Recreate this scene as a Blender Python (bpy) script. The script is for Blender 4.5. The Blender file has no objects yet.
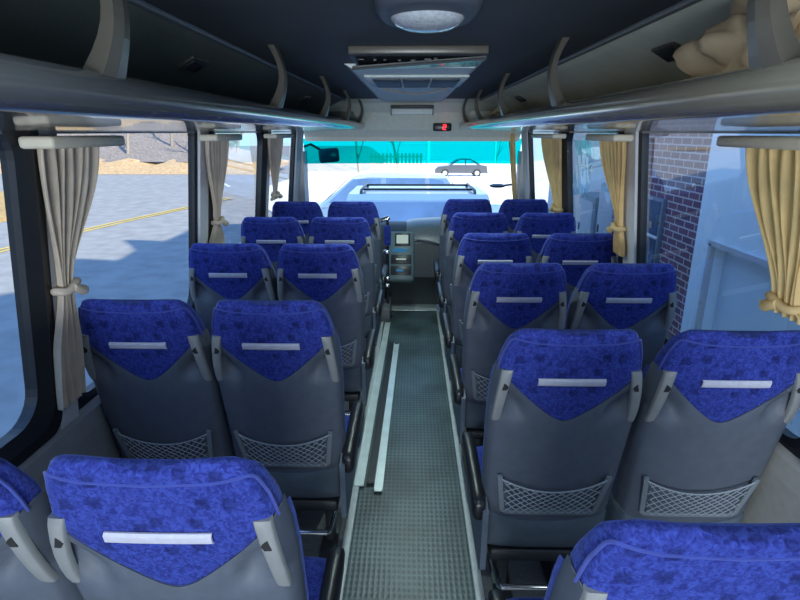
import bpy, bmesh, math, random
from mathutils import Vector, Matrix, noise
random.seed(7)
C = bpy.context.scene.collection
EYE = 1.75           # camera height above the bus floor
GZ = -0.85           # ground outside, below the bus floor

# ------------------------------------------------------------------ materials
def new_mat(name):
    m = bpy.data.materials.new(name); m.use_nodes = True
    nt = m.node_tree; nt.nodes.clear()
    out = nt.nodes.new('ShaderNodeOutputMaterial')
    return m, nt, out

def plain(name, col, rough=.5, metal=0., var=.12, scale=30., bump=0., bscale=200., sheen=0., coat=0., spec=.5, sss=0.):
    m, nt, out = new_mat(name)
    b = nt.nodes.new('ShaderNodeBsdfPrincipled'); nt.links.new(b.outputs[0], out.inputs[0])
    b.inputs['Roughness'].default_value = rough; b.inputs['Metallic'].default_value = metal
    b.inputs['Specular IOR Level'].default_value = spec
    if sheen: b.inputs['Sheen Weight'].default_value = sheen
    if coat: b.inputs['Coat Weight'].default_value = coat
    tc = nt.nodes.new('ShaderNodeTexCoord')
    n = nt.nodes.new('ShaderNodeTexNoise'); n.inputs['Scale'].default_value = scale; n.inputs['Detail'].default_value = 3
    nt.links.new(tc.outputs['Object'], n.inputs['Vector'])
    r = nt.nodes.new('ShaderNodeValToRGB')
    r.color_ramp.elements[0].position = .3; r.color_ramp.elements[1].position = .7
    r.color_ramp.elements[0].color = tuple(c*(1-var) for c in col)+(1,)
    r.color_ramp.elements[1].color = tuple(min(1, c*(1+var)) for c in col)+(1,)
    nt.links.new(n.outputs['Fac'], r.inputs[0]); nt.links.new(r.outputs[0], b.inputs['Base Color'])
    if bump:
        n2 = nt.nodes.new('ShaderNodeTexNoise'); n2.inputs['Scale'].default_value = bscale
        nt.links.new(tc.outputs['Object'], n2.inputs['Vector'])
        bp = nt.nodes.new('ShaderNodeBump'); bp.inputs['Strength'].default_value = bump; bp.inputs['Distance'].default_value = .004
        nt.links.new(n2.outputs['Fac'], bp.inputs['Height']); nt.links.new(bp.outputs[0], b.inputs['Normal'])
    return m

def velour():
    m, nt, out = new_mat('blue_velour')
    N, L = nt.nodes.new, nt.links.new
    b = N('ShaderNodeBsdfPrincipled'); L(b.outputs[0], out.inputs[0])
    b.inputs['Roughness'].default_value = .85; b.inputs['Sheen Weight'].default_value = .25
    b.inputs['Sheen Roughness'].default_value = .45
    b.inputs['Sheen Tint'].default_value = (.35, .5, 1, 1)
    b.inputs['Specular IOR Level'].default_value = .15
    tc = N('ShaderNodeTexCoord')
    # scribbled light figure
    n = N('ShaderNodeTexNoise'); n.inputs['Scale'].default_value = 95; n.inputs['Detail'].default_value = 6; n.inputs['Distortion'].default_value = 1.1
    L(tc.outputs['Object'], n.inputs['Vector'])
    r = N('ShaderNodeValToRGB'); e = r.color_ramp.elements
    e[0].position = .38; e[0].color = (.014, .021, .165, 1)
    e[1].position = .62; e[1].color = (.036, .058, .32, 1)
    L(n.outputs['Fac'], r.inputs[0])
    # dark woven squares
    v = N('ShaderNodeTexVoronoi'); v.distance = 'CHEBYCHEV'; v.inputs['Scale'].default_value = 17; v.inputs['Randomness'].default_value = .55
    L(tc.outputs['Object'], v.inputs['Vector'])
    r2 = N('ShaderNodeValToRGB'); r2.color_ramp.interpolation = 'LINEAR'; e = r2.color_ramp.elements
    e[0].position = .17; e[0].color = (.45, .45, .5, 1); e[1].position = .25; e[1].color = (1, 1, 1, 1)
    L(v.outputs['Distance'], r2.inputs[0])
    mx = N('ShaderNodeMix'); mx.data_type = 'RGBA'; mx.blend_type = 'MULTIPLY'; mx.inputs[0].default_value = .8
    L(r.outputs[0], mx.inputs[6]); L(r2.outputs[0], mx.inputs[7]); L(mx.outputs[2], b.inputs['Base Color'])
    n2 = N('ShaderNodeTexNoise'); n2.inputs['Scale'].default_value = 260
    L(tc.outputs['Object'], n2.inputs['Vector'])
    bp = N('ShaderNodeBump'); bp.inputs['Strength'].default_value = .35; bp.inputs['Distance'].default_value = .003
    L(n2.outputs['Fac'], bp.inputs['Height']); L(bp.outputs[0], b.inputs['Normal'])
    return m

def glassy(name, tint, refl=.07, haze=0.):
    m, nt, out = new_mat(name)
    N, L = nt.nodes.new, nt.links.new
    t = N('ShaderNodeBsdfTransparent'); t.inputs[0].default_value = tint+(1,)
    g = N('ShaderNodeBsdfGlossy'); g.inputs['Roughness'].default_value = .02
    fr = N('ShaderNodeLayerWeight'); fr.inputs[0].default_value = .25
    ma = N('ShaderNodeMath'); ma.operation = 'MULTIPLY_ADD'; ma.inputs[1].default_value = .25; ma.inputs[2].default_value = refl*.5
    L(fr.outputs['Fresnel'], ma.inputs[0])
    mx = N('ShaderNodeMixShader'); L(ma.outputs[0], mx.inputs[0]); L(t.outputs[0], mx.inputs[1]); L(g.outputs[0], mx.inputs[2])
    src = mx
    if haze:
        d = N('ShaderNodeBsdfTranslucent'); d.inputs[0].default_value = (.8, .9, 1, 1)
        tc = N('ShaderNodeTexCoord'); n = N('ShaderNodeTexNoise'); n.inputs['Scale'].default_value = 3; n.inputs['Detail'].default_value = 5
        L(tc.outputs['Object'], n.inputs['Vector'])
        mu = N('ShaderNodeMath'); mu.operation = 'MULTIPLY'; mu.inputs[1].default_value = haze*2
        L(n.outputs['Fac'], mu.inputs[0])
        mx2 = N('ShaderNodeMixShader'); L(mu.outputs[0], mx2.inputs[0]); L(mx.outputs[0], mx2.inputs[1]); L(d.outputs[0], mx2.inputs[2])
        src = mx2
    L(src.outputs[0], out.inputs[0])
    return m

def floor_mat():
    m, nt, out = new_mat('ribbed_rubber')
    N, L = nt.nodes.new, nt.links.new
    b = N('ShaderNodeBsdfPrincipled'); L(b.outputs[0], out.inputs[0])
    tc = N('ShaderNodeTexCoord')
    mp = N('ShaderNodeMapping'); mp.inputs['Scale'].default_value = (46, 32, 1); L(tc.outputs['Object'], mp.inputs[0])
    v = N('ShaderNodeTexVoronoi'); v.inputs['Scale'].default_value = 1; v.inputs['Randomness'].default_value = 0.05
    L(mp.outputs[0], v.inputs['Vector'])
    r = N('ShaderNodeValToRGB'); e = r.color_ramp.elements
    e[0].position = .25; e[0].color = (.025, .042, .050, 1); e[1].position = .45; e[1].color = (.066, .100, .108, 1)
    L(v.outputs['Distance'], r.inputs[0])
    n = N('ShaderNodeTexNoise'); n.inputs['Scale'].default_value = 3.5; n.inputs['Detail'].default_value = 6
    L(tc.outputs['Object'], n.inputs['Vector'])
    r2 = N('ShaderNodeValToRGB'); e = r2.color_ramp.elements
    e[0].position = .35; e[0].color = (.7, .7, .7, 1); e[1].position = .68; e[1].color = (1.5, 1.5, 1.5, 1)
    L(n.outputs['Fac'], r2.inputs[0])
    mx = N('ShaderNodeMix'); mx.data_type = 'RGBA'; mx.blend_type = 'MULTIPLY'; mx.inputs[0].default_value = 1
    L(r.outputs[0], mx.inputs[6]); L(r2.outputs[0], mx.inputs[7]); L(mx.outputs[2], b.inputs['Base Color'])
    b.inputs['Roughness'].default_value = .36
    bp = N('ShaderNodeBump'); bp.inputs['Strength'].default_value = .5; bp.inputs['Distance'].default_value = .003
    L(v.outputs['Distance'], bp.inputs['Height']); L(bp.outputs[0], b.inputs['Normal'])
    return m

def brick_mat():
    m, nt, out = new_mat('red_brick')
    N, L = nt.nodes.new, nt.links.new
    b = N('ShaderNodeBsdfPrincipled'); L(b.outputs[0], out.inputs[0]); b.inputs['Roughness'].default_value = .9
    tc = N('ShaderNodeTexCoord')
    sp = N('ShaderNodeSeparateXYZ'); L(tc.outputs['Object'], sp.inputs[0])
    cb = N('ShaderNodeCombineXYZ')
    ad = N('ShaderNodeMath'); ad.operation = 'ADD'; L(sp.outputs[0], ad.inputs[0]); L(sp.outputs[1], ad.inputs[1])
    L(ad.outputs[0], cb.inputs[0]); L(sp.outputs[2], cb.inputs[1])
    k = N('ShaderNodeTexBrick'); k.inputs['Scale'].default_value = 1
    k.inputs['Brick Width'].default_value = .23; k.inputs['Row Height'].default_value = .082; k.inputs['Mortar Size'].default_value = .009
    k.inputs['Color1'].default_value = (.20, .085, .10, 1); k.inputs['Color2'].default_value = (.13, .06, .08, 1)
    k.inputs['Mortar'].default_value = (.5, .45, .45, 1)
    L(cb.outputs[0], k.inputs['Vector']); L(k.outputs['Color'], b.inputs['Base Color'])
    return m

def ground_mat(name, c0, c1, sc, rough=.9):
    m, nt, out = new_mat(name)
    N, L = nt.nodes.new, nt.links.new
    b = N('ShaderNodeBsdfPrincipled'); L(b.outputs[0], out.inputs[0]); b.inputs['Roughness'].default_value = rough
    b.inputs['Specular IOR Level'].default_value = .2
    tc = N('ShaderNodeTexCoord')
    n = N('ShaderNodeTexNoise'); n.inputs['Scale'].default_value = sc; n.inputs['Detail'].default_value = 8
    L(tc.outputs['Object'], n.inputs['Vector'])
    r = N('ShaderNodeValToRGB'); e = r.color_ramp.elements
    e[0].position = .35; e[0].color = c0+(1,); e[1].position = .65; e[1].color = c1+(1,)
    L(n.outputs['Fac'], r.inputs[0]); L(r.outputs[0], b.inputs['Base Color'])
    return m

def emis(name, col, s):
    m, nt, out = new_mat(name)
    e = nt.nodes.new('ShaderNodeEmission'); e.inputs[0].default_value = col+(1,); e.inputs[1].default_value = s
    nt.links.new(e.outputs[0], out.inputs[0]); return m

def cloth_mat(name, col, trans=.35):
    m, nt, out = new_mat(name)
    N, L = nt.nodes.new, nt.links.new
    tc = N('ShaderNodeTexCoord')
    n = N('ShaderNodeTexNoise'); n.inputs['Scale'].default_value = 14; n.inputs['Detail'].default_value = 4
    L(tc.outputs['Object'], n.inputs['Vector'])
    r = N('ShaderNodeValToRGB'); e = r.color_ramp.elements
    e[0].position = .3; e[0].color = tuple(c*.85 for c in col)+(1,); e[1].position = .7; e[1].color = col+(1,)
    L(n.outputs['Fac'], r.inputs[0])
    d = N('ShaderNodeBsdfDiffuse'); t = N('ShaderNodeBsdfTranslucent')
    L(r.outputs[0], d.inputs[0]); L(r.outputs[0], t.inputs[0])
    mx = N('ShaderNodeMixShader'); mx.inputs[0].default_value = trans
    L(d.outputs[0], mx.inputs[1]); L(t.outputs[0], mx.inputs[2]); L(mx.outputs[0], out.inputs[0])
    return m

M = dict(
    velour=velour(),
    piping=plain('blue_piping', (.024, .045, .27), .8, sheen=.2),
    shell=plain('grey_shell_plastic', (.082, .098, .130), .55, var=.08, bump=.08, bscale=500),
    skirt=plain('lower_grey_plastic', (.095, .125, .160), .5, var=.08),
    handle=plain('pale_handle_plastic', (.22, .23, .235), .45, var=.05),
    hole=plain('dark_recess', (.01, .01, .012), .8),
    frame=plain('pocket_frame_plastic', (.17, .20, .23), .5, var=.05),
    net=plain('net_cord', (.30, .34, .38), .7, var=.05),
    strip=plain('white_strip_tape', (.50, .50, .60), .7, var=.06, scale=60),
    black=plain('black_plastic', (.012, .013, .016), .35, var=.1),
    steel=plain('dark_steel', (.03, .035, .04), .45, metal=.3),
    chrome=plain('chrome_bar', (.75, .76, .78), .2, metal=1., var=.02),
    alu=plain('brushed_aluminium', (.72, .80, .80), .32, metal=.5, var=.1, scale=8),
    edging=plain('pale_edging', (.42, .46, .47), .4, var=.1),
    floor=floor_mat(),
    sidefloor=plain('grey_floor_vinyl', (.10, .11, .12), .55, var=.2, scale=60),
    ceiling=plain('dark_ceiling_cloth', (.05, .062, .075), .7, var=.1, scale=5),
    ceilight=plain('pale_lit_ceiling_plastic', (.62, .70, .68), .5, var=.05),
    header=plain('header_plastic', (.72, .76, .64), .55, var=.05),
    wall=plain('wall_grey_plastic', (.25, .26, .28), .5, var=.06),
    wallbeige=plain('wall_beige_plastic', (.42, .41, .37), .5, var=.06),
    pillar=plain('pillar_grey', (.55, .55, .56), .5, var=.05),
    gasket=plain('black_rubber', (.010, .011, .013), .45, var=.1),
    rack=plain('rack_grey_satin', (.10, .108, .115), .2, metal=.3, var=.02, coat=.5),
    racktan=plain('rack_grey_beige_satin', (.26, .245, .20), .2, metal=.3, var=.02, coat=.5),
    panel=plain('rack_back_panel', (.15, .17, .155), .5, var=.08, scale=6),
    panelr=plain('rack_back_panel_lit', (.80, .82, .69), .5, var=.08, scale=6),  # right rack's panel; light from the left windows is put into its colour
    strap=plain('strap_grey', (.09, .085, .072), .35, var=.06),
    glass=glassy('window_glass', (.64, .69, .73), .015),
    wind=glassy('windscreen_glass', (.97, 1., 1.), .04),
    teal=glassy('teal_tint_glass', (.0, .43, .41), .02),
    reflection_sheet=glassy('reflection_teal', (.62, .95, .93), .1, haze=.12),
    curtl=cloth_mat('curtain_backlit', (.80, .70, .58), .42),  # same fabric as the right curtains; greyer backlit look put into colour
    curtr=cloth_mat('curtain_warm_lit', (1., .80, .44), .5),  # same fabric as the left; warm brighter light put into colour
    pelmet=plain('pelmet_cream', (.58, .53, .42), .5, var=.05),
    tan=cloth_mat('tan_cloth', (.80, .63, .42), .15),
    dash=plain('dash_plastic', (.026, .034, .040), .6, var=.1, bump=.1, bscale=300),
    dashtop=plain('dash_top', (.11, .13, .14), .28, var=.1),
    console=plain('console_silver', (.09, .14, .15), .4, var=.05),
    screen=emis('screen_glow', (.55, .72, .68), .35),
    bluelit=emis('blue_button_glow', (.05, .25, .5), .3),
    red=emis('red_led', (1., .02, .03), 3.),
    lampglass=plain('lamp_lens', (.42, .46, .52), .12, var=.15, scale=90, bump=.5, bscale=60, coat=.6),
    smoke=plain('smoked_panel', (.035, .045, .06), .5, var=.05),
    brick=brick_mat(),
    bluewall=plain('pale_blue_metal', (.80, .92, 1.), .6, var=.05, scale=2),
    greywall=plain('grey_siding', (.38, .40, .40), .7, var=.08, scale=3),
    asphalt=ground_mat('asphalt', (.24, .24, .235), (.31, .31, .30), 2.2),
    concrete=ground_mat('pale_concrete_glare', (.66, .65, .62), (.8, .79, .76), 1.5),
    grass=ground_mat('dry_grass', (.34, .22, .09), (.52, .36, .15), 4),
    brush=ground_mat('brush_bank', (.13, .11, .10), (.34, .29, .25), 9),
    leaf=ground_mat('leaf_litter', (.40, .24, .10), (.62, .45, .25), 6),
    yellow=plain('yellow_paint', (.65, .45, .07), .7, var=.2, scale=12),
    whitep=plain('white_paint', (.8, .8, .78), .6),
    bark=plain('grey_bark', (.28, .24, .21), .9, var=.3, scale=20),
    carwhite=plain('white_car_paint', (.78, .78, .78), .25, coat=.6, var=.02),
    carsilver=plain('silver_car_paint', (.55, .57, .60), .3, metal=.3, coat=.5, var=.02),
    cardark=plain('dark_grey_car_paint', (.06, .065, .08), .3, coat=.5, var=.02),
    carglass=plain('car_glass', (.05, .08, .13), .15, var=.05, spec=.3),
    suvglass=plain('sky_toned_glass', (.38, .47, .60), .12, var=.2, scale=2, coat=.4),  # pale blue paints the sky reflected in car windows
    tyre=plain('tyre_rubber', (.015, .015, .016), .8),
    rim=plain('wheel_rim', (.5, .5, .52), .35, metal=.7),
    lightglass=plain('headlamp_lens', (.7, .72, .75), .1, coat=.5),
    fence=plain('pinkish_fence', (.42, .30, .26), .8, var=.1),
    green=ground_mat('bin_green_grey', (.22, .26, .25), (.30, .34, .33), 5),
)

# ------------------------------------------------------------------ mesh helpers
class MB:
    def __init__(s): s.v = []; s.f = []; s.sm = []
    def add(s, vs, fs, smooth=False, mat=None):
        o = len(s.v)
        s.v += [tuple((mat @ Vector(v)) if mat else v) for v in vs]
        s.f += [tuple(i+o for i in f) for f in fs]; s.sm += [smooth]*len(fs)
        return s
    def bm(s, bm, smooth=False, mat=None):
        bm.verts.index_update()
        vs = [v.co.copy() for v in bm.verts]; fs = [[v.index for v in f.verts] for f in bm.faces]
        bm.free(); return s.add(vs, fs, smooth, mat)
    def box(s, c, d, bev=0., rot=None, smooth=None, seg=2):
        b = bmesh.new(); bmesh.ops.create_cube(b, size=1)
        for v in b.verts: v.co = Vector((v.co.x*d[0], v.co.y*d[1], v.co.z*d[2]))
        if bev > 0:
            bmesh.ops.bevel(b, geom=b.edges[:], offset=min(bev, min(d)*.49), segments=seg, profile=.5, affect='EDGES')
        m = Matrix.Translation(c)
        if rot: m = m @ rot
        return s.bm(b, bev > 0 if smooth is None else smooth, m)
    def tube(s, pts, r, seg=8, cap=True, closed=False):
        pts = [Vector(p) for p in pts]; n = len(pts); rs = r if isinstance(r, (list, tuple)) else [r]*n
        vs, fs = [], []; prev = None
        for i, p in enumerate(pts):
            if closed: t = pts[(i+1) % n]-pts[i-1]
            else: t = pts[min(i+1, n-1)]-pts[max(i-1, 0)]
            t = t.normalized() if t.length > 1e-9 else Vector((0, 0, 1))
            if prev is None:
                a = Vector((0, 0, 1)) if abs(t.z) < .9 else Vector((1, 0, 0))
                nx = t.cross(a).normalized()
            else:
                nx = prev-t*prev.dot(t); nx = nx.normalized() if nx.length > 1e-6 else t.orthogonal().normalized()
            prev = nx; ny = t.cross(nx)
            for k in range(seg):
                a = 2*math.pi*k/seg; vs.append(p+(nx*math.cos(a)+ny*math.sin(a))*rs[i])
        m = n if closed else n-1
        for i in range(m):
            j = (i+1) % n
            for k in range(seg):
                k2 = (k+1) % seg; fs.append((i*seg+k, i*seg+k2, j*seg+k2, j*seg+k))
        if cap and not closed:
            fs.append(tuple(range(seg))[::-1]); fs.append(tuple((n-1)*seg+k for k in range(seg)))
        return s.add(vs, fs, True)
    def loft(s, rings, cap=True, closed=True, smooth=True):
        n = len(rings[0]); vs = [p for r in rings for p in r]; fs = []
        for i in range(len(rings)-1):
            for k in range(n if closed else n-1):
                k2 = (k+1) % n; fs.append((i*n+k, i*n+k2, (i+1)*n+k2, (i+1)*n+k))
        if cap:
            fs.append(tuple(range(n))[::-1]); fs.append(tuple((len(rings)-1)*n+k for k in range(n)))
        return s.add(vs, fs, smooth)
    def prism(s, poly, axis, a, b, smooth=False):
        """poly: 2-D outline in the two other axes (cyclic order), extruded along axis from a to b"""
        def P(u, v, w):
            return {'x': (w, u, v), 'y': (u, w, v), 'z': (u, v, w)}[axis]
        n = len(poly); vs = [P(u, v, a) for u, v in poly]+[P(u, v, b) for u, v in poly]
        fs = [tuple(range(n))[::-1], tuple(range(n, 2*n))]
        fs += [(i, (i+1) % n, n+(i+1) % n, n+i) for i in range(n)]
        return s.add(vs, fs, smooth)
    def sheet(s, P, off, smooth=True):
        """P[i][j] grid of points; off = vector of thickness -> closed slab"""
        R, K = len(P), len(P[0]); off = Vector(off)
        vs = [Vector(p) for r in P for p in r]; vs += [v+off for v in vs]; o = R*K; fs = []
        for i in range(R-1):
            for j in range(K-1):
                a, b, c, d = i*K+j, i*K+j+1, (i+1)*K+j+1, (i+1)*K+j
                fs += [(a, b, c, d), (o+d, o+c, o+b, o+a)]
        for i in range(R-1):
            for j in (0, K-1):
                a, d = i*K+j, (i+1)*K+j; fs.append((a, d, o+d, o+a) if j == 0 else (a, o+a, o+d, d))
        for j in range(K-1):
            for i in (0, R-1):
                a, b = i*K+j, i*K+j+1; fs.append((a, o+a, o+b, b) if i == 0 else (a, b, o+b, o+a))
        return s.add(vs, fs, smooth)
    def grid(s, P, smooth=True):
        R, K = len(P), len(P[0]); vs = [p for r in P for p in r]
        fs = [(i*K+j, i*K+j+1, (i+1)*K+j+1, (i+1)*K+j) for i in range(R-1) for j in range(K-1)]
        return s.add(vs, fs, smooth)
    def disc(s, c, r, axis, depth, seg=24, ry=None, bev=0):
        ry = ry or r
        poly = [(r*math.cos(2*math.pi*k/seg), ry*math.sin(2*math.pi*k/seg)) for k in range(seg)]
        i = 'xyz'.index(axis); o = [0, 1, 2]; o.remove(i)
        poly = [(c[o[0]]+u, c[o[1]]+v) for u, v in poly]
        return s.prism(poly, axis, c[i]-depth/2, c[i]+depth/2)
    def build(s, name, mat, parent=None, loc=None):
        me = bpy.data.meshes.new(name); me.from_pydata([tuple(v) for v in s.v], [], s.f); me.update()
        b = bmesh.new(); b.from_mesh(me); bmesh.ops.recalc_face_normals(b, faces=b.faces[:]); b.to_mesh(me); b.free()
        for p, q in zip(me.polygons, s.sm): p.use_smooth = q
        mats = mat if isinstance(mat, (list, tuple)) else [mat]
        for m in mats: me.materials.append(m)
        o = bpy.data.objects.new(name, me); C.objects.link(o)
        if parent: o.parent = parent
        if loc: o.location = loc
        if any(s.sm):
            try:
                me.set_sharp_from_angle(angle=math.radians(50))
            except Exception: pass
        return o

def tag(o, label, cat, group=None, kind=None):
    o['label'] = label; o['category'] = cat
    if group: o['group'] = group
    if kind: o['kind'] = kind
    return o
def empty(name, loc, label, cat, group=None, rz=0):
    o = bpy.data.objects.new(name, None); C.objects.link(o); o.location = loc; o.rotation_euler.z = rz
    o.empty_display_size = .1
    return tag(o, label, cat, group)
def struct(o, label=None):
    o['kind'] = 'structure'
    return o
def copy_tree(o, parent=None):
    kids = list(o.children); c = o.copy(); C.objects.link(c)
    if parent: c.parent = parent
    for k in kids: copy_tree(k, c)
    return c
def lerp(a, b, t): return a+(b-a)*t
def interp(tab, x):
    if x <= tab[0][0]: return tab[0][1]
    for (a, u), (b, v) in zip(tab, tab[1:]):
        if x <= b: return lerp(u, v, (x-a)/(b-a))
    return tab[-1][1]
def sstep(a, b, x):
    t = max(0, min(1, (x-a)/(b-a))); return t*t*(3-2*t)

# ------------------------------------------------------------------ the seats
REC_C, REC_S, ZTOP = math.cos(math.radians(12)), math.sin(math.radians(12)), 1.203
WT = [(0, .166), (.012, .177), (.03, .186), (.07, .200), (.12, .209), (.19, .218), (.27, .2225), (.42, .220), (.57, .216), (.72, .213), (.95, .208)]
TT = [(0, .045), (.012, .06), (.03, .078), (.1, .105), (.3, .105), (.55, .12), (.95, .13)]
NEXP = 2/4.5
def pw(c, e): return math.copysign(abs(c)**e, c)
def ring_pt(d, phi, dw=0., off=0.):
    """a point on the back's outline at distance d below its top; phi 180..360 deg is the rear half"""
    w, t = interp(WT, d)+dw, interp(TT, d)
    x = w*pw(math.cos(phi), NEXP)
    y = t/2+(t/2+off)*pw(math.sin(phi), NEXP)
    # headrest: centre of the rear bulges a bit, top edge dips in the middle
    z = ZTOP-d*REC_C
    u = x/w
    z += .014*(u*u-.35)*max(0, 1-d/.10)
    y += d*REC_S
    return Vector((x, y, z))
def phis(n=44, wrap=(165, 173)):
    out = [math.radians(a) for a in wrap]
    for j in range(n+1):
        u = -1+2*j/n; out.append(2*math.pi-math.acos(math.copysign(abs(u)**(1/NEXP), u)))
    return out+[math.radians(540-a) for a in reversed(wrap)]
def vtop(u):
    g = (math.sqrt(u*u+.03)-.1732)/(1.0149-.1732)
    return .303-.190*g
def rear(d, x, off=0.):
    w, t = interp(WT, d), interp(TT, d)
    c = max(-1, min(1, x/w)); ca = abs(c)**(1/NEXP)
    s = -math.sqrt(max(0, 1-ca*ca))
    y = t/2+(t/2+off)*pw(s, NEXP)+d*REC_S
    return Vector((x, y, ZTOP-d*REC_C))

def make_backrest():
    PH = phis(44, ())+[math.radians(360+180*(k+1)/19) for k in range(18)]; N = len(PH)
    mb = MB(); rings = []
    ds = [0, .006, .015, .03, .05, .08]+[.10+.0115*k for k in range(23)]+[.38, .45, .55, .7, .85, .93]
    # closed rounded top
    base = [ring_pt(0, a) for a in PH]
    cen = sum(base, Vector())/N
    for sc, up in ((.25, .008), (.7, .007), (.88, .005)):
        rings.append([Vector((cen.x+(p.x-cen.x)*(.94 if sc > .8 else .85 if sc > .5 else .4), cen.y+(p.y-cen.y)*sc, p.z+up)) for p in base])
    for d in ds:
        r = []
        for k in range(N):
            phi = PH[k]; p = ring_pt(d, phi)
            if math.sin(phi) < .1:
                u = p.x/interp(WT, d)
                p.y += .055*sstep(vtop(u)+.006, vtop(u)+.036, d)
                p.y -= .006*math.exp(-((d-.14)/.09)**2)*(1-u*u)*(math.sin(phi) < -.2)
            r.append(p)
        rings.append(r)
    return mb.loft(rings)
def make_piping():
    mb = MB(); pts = []
    half = [(186, .128), (186, .10), (186, .07), (187, .045), (189, .030), (194, .022), (202, .0185), (214, .018), (232, .020), (250, .023)]
    full = half+[(270, .024)]+[(540-a, d) for a, d in reversed(half)]
    for a, d in full: pts.append(ring_pt(d, math.radians(a), 0, .0005))
    return mb.tube(pts, .0034, 6)
def make_shell():
    mb = MB(); PH = phis(); K, R = len(PH)-1, 26; P = []
    for i in range(R+2):
        row = []
        for j in range(K+1):
            phi = PH[j]; w0 = math.cos(phi)
            u = pw(w0, NEXP)
            dt, db = vtop(u), .775-.012*u*u
            if i == 0: d, off = dt, -.012
            elif i == 1: d, off = dt+.002, .0035
            else: d, off = lerp(dt+.005, db, (i-1)/R), .0065
            p = ring_pt(d, phi, .004, off)
            x = abs(p.x)
            sc = math.exp(-(abs((x-.158)/.036)**3+abs((d-(.232-.35*(x-.158)))/.055)**3))
            p.y += .032*sc*(i > 0)*sstep(dt+.016, dt+.05, d)
            row.append(p)
        P.append(row)
    return mb.grid(P)
def make_skirt():
    mb = MB(); PH = phis(36, (160, 170)); K = len(PH)-1; P = []
    rows = [(.0, -.004), (.004, .012), (.03, .017), (.07, .020), (.11, .018), (.14, .010), (.158, -.006), (.165, -.03)]
    for dd, off in rows:
        row = []
        for j in range(K+1):
            phi = PH[j]; u = pw(math.cos(phi), NEXP)
            d = .752-.045*u*u+dd*(1+.25*u*u)
            row.append(ring_pt(d, phi, .006+(off if off < 0 else .0), off))
        P.append(row)
    return mb.grid(P)
def make_handle(sx):
    mb = MB(); P = []
    T = [(.118, .186), (.135, .189), (.17, .194), (.21, .199), (.25, .203), (.285, .205), (.31, .206)]
    rows = []
    for i, (d, x) in enumerate(T):
        t = i/(len(T)-1); hw = lerp(.0165, .0125, t); lift = .008+.013*math.sin(math.pi*min(1, max(0, t)))
        a = rear(d, x-hw, 0); b = rear(d, x+hw, 0); mid = rear(d, x, 0)
        y = mid.y-lift
        rows.append([(sx*(x-hw), y+.016, a.z), (sx*(x-hw), y+.003, a.z), (sx*(x-hw+.003), y, a.z), (sx*(x+hw-.003), y+.002, b.z), (sx*(x+hw), y+.006, b.z), (sx*(x+hw), y+.020, b.z)])
    return mb.loft(rows)
def make_handle_hole(sx):
    mb = MB(); d = .20
    pts = []
    for d, x in ((.150, .193), (.174, .182), (.184, .188), (.184, .201)):
        p = rear(d, x-.001); lift = .008+.013*math.sin(math.pi*(d-.118)/.192)
        pts.append(Vector((sx*p.x, rear(d, .193).y-lift-.0012+.10*max(0, x-.193), p.z)))
    return mb.sheet([[pts[0], pts[3]], [pts[1], pts[2]]], (0, .002, 0), False)
PK = dict(t=.541, b=.704, wt=.176, wb=.155)
def pk_pt(u, v, off):
    d = lerp(PK['t'], PK['b'], v); x = u*lerp(PK['wt'], PK['wb'], v)
    return rear(d, x, .0065+off)
def make_pocket_frame():
    mb = MB(); pts = [pk_pt(-1, t, .006+.012*(1-t)) for t in (-.06, .2, .5, .8, .95)]
    pts += [pk_pt(u, 1.0, .007) for u in (-.94, -.5, 0, .5, .94)]
    pts += [pk_pt(1, t, .006+.012*(1-t)) for t in (.95, .8, .5, .2, -.06)]
    rings = []
    for i, p in enumerate(pts):
        t = (pts[min(i+1, len(pts)-1)]-pts[max(i-1, 0)]).normalized(); nrm = Vector((0, -1, -.2)).normalized(); s_ = t.cross(nrm).normalized()
        rings.append([p+s_*.008-nrm*.006, p+s_*.008+nrm*.004, p-s_*.008+nrm*.004, p-s_*.008-nrm*.006])
    return mb.loft(rings, smooth=False)
def make_pocket_net():
    mb = MB()
    def sag(u): return .30*(1-u*u)+.02
    def Q(u, v): return pk_pt(u*.97, sag(u)+(1-sag(u))*v, .012+.012*(1-v)*(1-u*u*.3))
    mb.tube([Q(-1+2*k/20, 0) for k in range(21)], .0026, 5)
    n = 11
    for k in range(-5, n+1):
        for sgn in (1, -1):
            pts = []
            for t in range(9):
                v = t/8; u = sgn*(-1+2*(k+v*5)/n)
                if -1 <= u <= 1: pts.append(Q(u, v))
            if len(pts) > 1: mb.tube(pts, .0015, 4, cap=False)
    return mb
def make_strip():
    mb = MB(); top, bot = [], []
    P = []
    for d in (.140, .145, .161, .166):
        row = []
        for k in range(13):
            x = -.0975+.195*k/12; p = rear(d, x, .009 if d in (.145, .161) else .004)
            p.y -= .006*(1-(x/.2)**2); p.y += -.002; row.append(p)
        P.append(row)
    return mb.sheet(P, (0, .004, 0))
def make_cushion():
    mb = MB(); rings = []; N = 40
    for y, w, zc, h in ((.245, .19, .40, .05), (.25, .205, .40, .065), (.27, .213, .395, .08), (.4, .216, .39, .088), (.55, .216, .392, .085), (.615, .212, .392, .075), (.64, .20, .39, .055), (.645, .17, .39, .03)):
        rings.append([Vector((w*pw(math.cos(2*math.pi*k/N), 2/6), y, zc+h*pw(math.sin(2*math.pi*k/N), 2/5))) for k in range(N)])
    return mb.loft(rings)
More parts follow.
